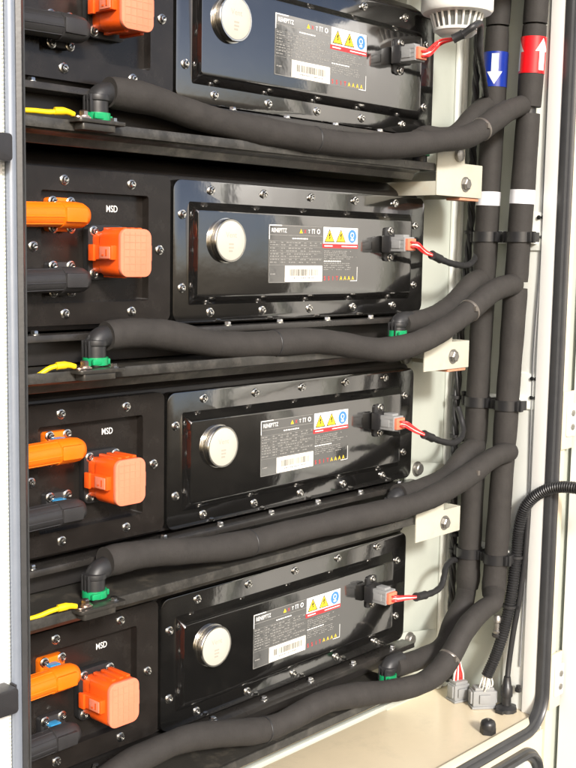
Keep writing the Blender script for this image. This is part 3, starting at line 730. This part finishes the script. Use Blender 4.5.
t = thing('small_valve', 'small black and clear bleed valve under the red tagged pipe', 'valve', (.868, -.0800, -.742))
mb = MB(); mb.lathe([(.0062,0),(.0075,.002),(.0075,.006),(.0055,.008),(.0055,.020),(.0080,.022),(.0080,.030),(.005,.034)], (0,0,0), 'z', 16); mb.build('body', 'zincdull', t)
mb = MB(); mb.lathe([(.0070,-.006),(.0086,-.004),(.0086,.000),(.0040,.001)], (0,0,0), 'z', 16); mb.box(0, .032, -.003, .003, .012, .018, .001); mb.build('cap', 'rubber', t)

t = thing('wire_harness', 'black braided wire harness running down behind the blue tagged pipe', 'wire harness', (.88, .02, -.7))
o = Vector(t.location)
mb = MB()
HP = [(.880,.012,.40),(.882,.014,.20),(.884,.016,.06),(.8830,.015,-.027),(.8700,.016,-.1587),(.8620,.016,-.30),(.8600,.017,-.36),(.8640,.018,-.50),(.8690,.018,-.629),(.872,.02,-.75),(.874,.02,-.86)]
for k in range(3):
    a0 = k*2.09
    pts = resample([Vector(p) for p in HP], .006)
    pts = [p-o+Vector((math.cos(a0+i*.35), math.sin(a0+i*.35), 0))*.0035 for i, p in enumerate(pts)]
    mb.tube(pts, .0036, 8)
mb.build('braided_wires', 'rubber', t, 60)
for i, z in enumerate((-.04, -.10, -.33, -.40, -.58, -.61)):
    pz = min(range(len(HP)), key=lambda q: abs(HP[q][2]-z)); x = HP[pz][0]
    mb = MB(); mb.ring(circ(x-o.x, .016-o.y, .0100, 14), circ(x-o.x, .016-o.y, .0070, 14), z-o.z-.003, z-o.z+.003, 'z'); mb.box(x-o.x-.004, x-o.x+.004, -.020-.0045+.002, -.018+.002, z-o.z-.008, z-o.z+.012, .001)
    mb.build('cable_tie', 'rubber', t)

for r, zz in ((1, (-.0065, -.0700)), (2, (-.2800, -.3420))):
    t = thing('fixing_plate', 'ivory fixing plate with two pairs of screws, %s one beside the red tagged pipe' % ('upper' if r == 1 else 'lower'), 'plate', (.8995, -.102, zz[1]), 'ivory fixing plates')
    h = zz[0]-zz[1]
    mb = MB(); mb.box(-.006, -.0005, -.024, .026, 0, h, .0012); mb.build('plate', 'wall2', t)
    for zc in (h-.008, h-.041):
        for y in (-.0205, -.0125):
            mb = MB(); mb.lathe([(.0034,-.0064),(.0034,-.0085),(.0018,-.0092)], (0, y, zc), 'x', 12)
            mb.build('screw', 'dark', t)
t = thing('grey_lead', 'thin grey lead hanging along the ivory side wall', 'wire', (.893, -.118, -.6))
mb = MB(); o = Vector(t.location)
mb.tube([Vector(p)-o for p in ((.8955,-.1185,.42),(.8955,-.1195,.10),(.8945,-.1200,-.02),(.8925,-.1215,-.10),(.8925,-.1165,-.22),(.8935,-.1150,-.30),(.8945,-.116,-.45),(.8945,-.117,-.60),(.8945,-.113,-.80))], .0014, 8, step=.02)
mb.build('lead', 'conn', t, 60)
t = thing('support_strut', 'slim grey rod standing at the top right beside the red tag', 'strut', (.893, -.098, .05))
mb = MB(); mb.tube([(0,0,.04),(0,-.001,.255)], .0040, 14, step=.02); mb.build('rod', 'wall', t, 60)
mb = MB(); mb.lathe([(.0055,0),(.0055,.012),(.004,.013)], (0,-.001,.252), 'z', 14); mb.tube([(0,-.001,.262),(0,-.001,.40)], .006, 14); mb.build('barrel', 'wall2', t, 60)

# ------------------------------------------------------------------ cabinet
cab = thing('battery_cabinet', 'open ivory steel cabinet with black rubber door seal and beige floor', 'cabinet', (.36, .2, -1.05))
co = Vector(cab.location)
def cpart(name, m, mb, smooth=40, parent=None):
    o = mb.build(name, m, parent or cab, smooth)
    if parent is None: o.location = -co
    return o
YF = -.163; ZF = -.88; XW = .90; XL = -.178
mb = MB(); mb.box(XL-.1, XW+.02, .62, .64, -1.0, .46); cpart('back_wall', 'wall', mb)
mb = MB(); mb.box(XW, XW+.004, -.155, .62, -1.0, .46); cpart('right_wall', 'wall', mb)
mb = MB(); mb.box(XW-.0035, XW-.0008, -.1215, -.0775, ZF, .46, .0006); cpart('wall_strip', 'wall2', mb)
mb = MB(); mb.box(XW-.0100, XW-.0008, -.1560, -.1225, ZF+.0, .46, .0015); cpart('right_return', 'door', mb)
mb = MB(); mb.box(XL-.020, XL-.012, -.10, .62, -1.0, .46); cpart('left_wall', 'case', mb)
mb = MB(); mb.box(XL-.2, XW+.02, YF+.02, .62, .44, .46); cpart('ceiling_panel', 'wall', mb)
mb = MB(); mb.box(XL-.02, XW-.001, -.1450, .62, ZF-.004, ZF, .0); cpart('floor_panel', 'floor', mb)
mb = MB(); mb.prism([(-.1590, ZF-.010), (-.1455, ZF-.006), (-.1455, ZF+.0030), (-.1490, ZF+.0040), (-.1590, ZF-.0005)], XL, XW-.012, 'x', .001); cpart('floor_lip', 'cream', mb)
mb = MB(); mb.box(.7260, XW-.0005, .050, .058, ZF, .44, .0); mb.box(.7260, .7300, .058, .60, ZF, .44)
rp = cpart('rack_post', 'wall', mb)
mb = MB(); mb.box(XW-.0130, XW-.0008, .0400, .0495, ZF, .44, .004); cpart('post_seam_highlight', 'wall2', mb)  # paler strip paints the highlight along the corner seam
mb = MB(); mb.box(.8700, .8850, .0425, .0495, ZF, .44, .003); mb.build('corner_fold_highlight', 'wall2', rp)  # ivory strip added to imitate the bright highlight line beside the corner
for x, z in ((.7450, .026), (.7480, -.255)):
    mb = MB(); mb.lathe([(.0115,0),(.0115,.006),(.0095,.0075),(.005,.0075)], (x, .050, z), 'y', 16); mb.build('bolt', 'zincdull', rp)
for x0, zc in ((.7330, -.452), (.7260, -.755)):
    mb = MB(); mb.prism([(x0, zc-.022), (x0+.118, zc-.030), (x0+.112, zc+.002), (x0+.0, zc+.022)], .0280, .0325, 'y', .001); e = mb.build('ear_plate', 'wall', rp)
    mb = MB(); mb.lathe([(.0130,0),(.0130,.002),(.0098,.0022),(.0098,.008),(.008,.0095),(.003,.0095)], (x0+.029, .0280, zc+.004), 'y', 18); mb.build('bolt', 'zincdull', rp)
# door seal: profiled rubber channel round the opening
def seal_loop(x0, x1, z0, z1, r, y):
    return [Vector((p[0], y, p[1])) for p in rrect(x0, x1, z0, z1, r, 12)]
def add_seal(name, x0, x1, z0, z1, r, y, prof, m):
    mb = MB(); path = rrect(x0, x1, z0, z1, r, 12); n = len(path)
    rings = []
    for i, p in enumerate(path):
        a, b = Vector(path[i-1]), Vector(path[(i+1) % n]); tn = (b-a).normalized(); nrm = Vector((tn.y, -tn.x))
        rings.append([mb.bm.verts.new((p[0]+nrm.x*q[0], y+q[1], p[1]+nrm.y*q[0])) for q in prof])
    m_ = len(prof)
    for i in range(n):
        A, Bv = rings[i], rings[(i+1) % n]
        for k in range(m_): mb._face([A[k], Bv[k], Bv[(k+1) % m_], A[(k+1) % m_]])
    bmesh.ops.recalc_face_normals(mb.bm, faces=mb.bm.faces)
    return cpart(name, m, mb, 50)
SP = [(-.0105,.009),(-.0125,.000),(-.0115,-.0035),(-.0060,-.0050),(-.0050,-.0105),(-.0010,-.0130),(.0035,-.0105),(.0045,-.0050),(.0085,-.0030),(.0090,.009)]
add_seal('door_seal', XL+.0038, XW-.0005, ZF-.0160, .40, .060, -.1585, SP, 'sealm')
# front frame outside the seal
mb = MB()
mb.box(XW+.0095, .935, YF+.003, -.120, -1.5, .46, .002)
cpart('front_frame', 'cream', mb)
mb = MB(); mb.box(.9352, 1.03, YF+.012, -.13, -1.5, .46)
cpart('hinge_channel', 'wall', mb)
mb = MB(); mb.box(XL-.02, XW+.009, -.1560, -.150, -1.5, ZF-.0265); cpart('lower_front', 'cream', mb)
add_seal('lower_seal', XL+.03, XW-.010, -1.45, -.9300, .050, -.1600, SP, 'sealm')
mb = MB(); mb.prism(rrect(XL+.045, XW-.0235, -1.44, -.9430, .04), -.1590, -.1562, 'y'); cpart('lower_window', 'glass', mb)
# hinges
for z0, z1 in ((-.408, -.308), (-.872, -.772)):
    mb = MB(); mb.box(.9130, .9500, YF-.0020, YF+.0029, z0, z1, .001)
    h = cpart('hinge', 'cream', mb)
    mb = MB(); mb.box(.9250, .9520, YF-.0060, YF-.0020, z0+.022, z1-.022, .002); mb.build('hinge_leaf', 'wall2', h)
    for z in (z0+.038, z1-.038):
        mb = MB(); mb.lathe([(.0055,0),(.0055,.0022),(.003,.003)], (.9400, YF-.0060, z), 'y', 16); mb.build('screw', 'zincdull', h)
# opened door, inner side seen edge on
dm = Matrix.Rotation(R(-86), 4, 'Z')
mb = MB(); mb.box(-.008, .60, .0, .030, -1.15, .76, .003)
d = cpart('door', 'door', mb); d.location = Vector((.958, YF-.004, -.30))-co; d.rotation_euler = (0, 0, R(-86))
mb = MB(); mb.box(.100, .145, -.016, -.0005, -1.1, .70, .004); mb.box(.50, .545, -.016, -.0005, -1.1, .70, .004); mb.build('door_stiffener', 'wall', d)
mb = MB(); mb.box(.1465, .4985, -.010, -.0005, .06, .10, .003); mb.box(.1465, .4985, -.010, -.0005, -.30, -.26, .003); mb.build('door_crossbar', 'wall2', d)
# left jamb
mb = MB(); mb.box(XL-.0042, XL+.0015, -.1480, -.0505, -1.5, .46, .0006); cpart('jamb_edge', 'case', mb)
mb = MB(); mb.tube([(XL-.0056, -.1672, -1.5), (XL-.0056, -.1672, .46)], .0056, 16, step=.05); cpart('jamb_strip', 'jamb', mb)
mb = MB(); mb.box(XL-.060, XL-.0115, -.1660, -.0500, -1.5, .46, .001); cpart('jamb_face', 'door', mb)
mb = MB(); mb.box(XL-.0150, XL-.0118, -.1666, -.1659, -.80, .40)
mb.mi = 1
for k in range(300): mb.box(XL-.0146, XL-.0122, -.1672, -.1665, -.80+k*.004, -.80+k*.004+.002)
cpart('jamb_teeth', ['door', 'wall'], mb)
for z in (.012, -.525):
    mb = MB(); mb.prism(rrect(XL-.060, XL-.0165, z-.012, z+.014, .004), -.188, -.1650, 'y', .002); mb.box(XL-.0135, XL-.0105, -.1760, -.1660, z-.010, z+.012, .001); cpart('latch', 'greypl2', mb)

# ------------------------------------------------------------------ light
SUN = Vector((-.44, -.80, .47)).normalized()
w = bpy.data.worlds.new('World'); bpy.context.scene.world = w; w.use_nodes = True
nt = w.node_tree; bg = nt.nodes['Background']
sky = nt.nodes.new('ShaderNodeTexSky'); sky.sky_type = 'NISHITA'; sky.sun_disc = False
sky.sun_elevation = math.asin(SUN.z); sky.sun_rotation = math.atan2(SUN.x, SUN.y)
sky.dust_density = 3.0; sky.air_density = .6; sky.ozone_density = .3
nt.links.new(sky.outputs['Color'], bg.inputs['Color']); bg.inputs['Strength'].default_value = .15
l = bpy.data.lights.new('sun', 'SUN'); l.energy = 3.2; l.angle = R(8); l.color = (1, .975, .93)
lo = bpy.data.objects.new('sun', l); C.objects.link(lo); lo.rotation_euler = SUN.to_track_quat('Z', 'Y').to_euler()

# ------------------------------------------------------------------ camera (solved from the packs' screw grid)
cam = bpy.data.cameras.new('camera'); co_ = bpy.data.objects.new('camera', cam); C.objects.link(co_)
rx = Vector((.6753846, -.7372646, .0172360)); ry = Vector((-.0740373, -.0910400, -.9930912)); rz = Vector((.7337398, .6694424, -.1160720))
m = Matrix((( rx.x, -ry.x, -rz.x), (rx.y, -ry.y, -rz.y), (rx.z, -ry.z, -rz.z))).to_4x4()
m.translation = Vector((-.8122541, -1.1040910, -.0794259)); co_.matrix_world = m
cam.sensor_fit = 'VERTICAL'; cam.sensor_height = 24; cam.lens = 1131.0393/768*24; cam.clip_start = .01; cam.clip_end = 100
S = bpy.context.scene; S.camera = co_
S.view_settings.view_transform = 'Standard'; S.view_settings.look = 'None'; S.view_settings.exposure = .52; S.view_settings.gamma = 1
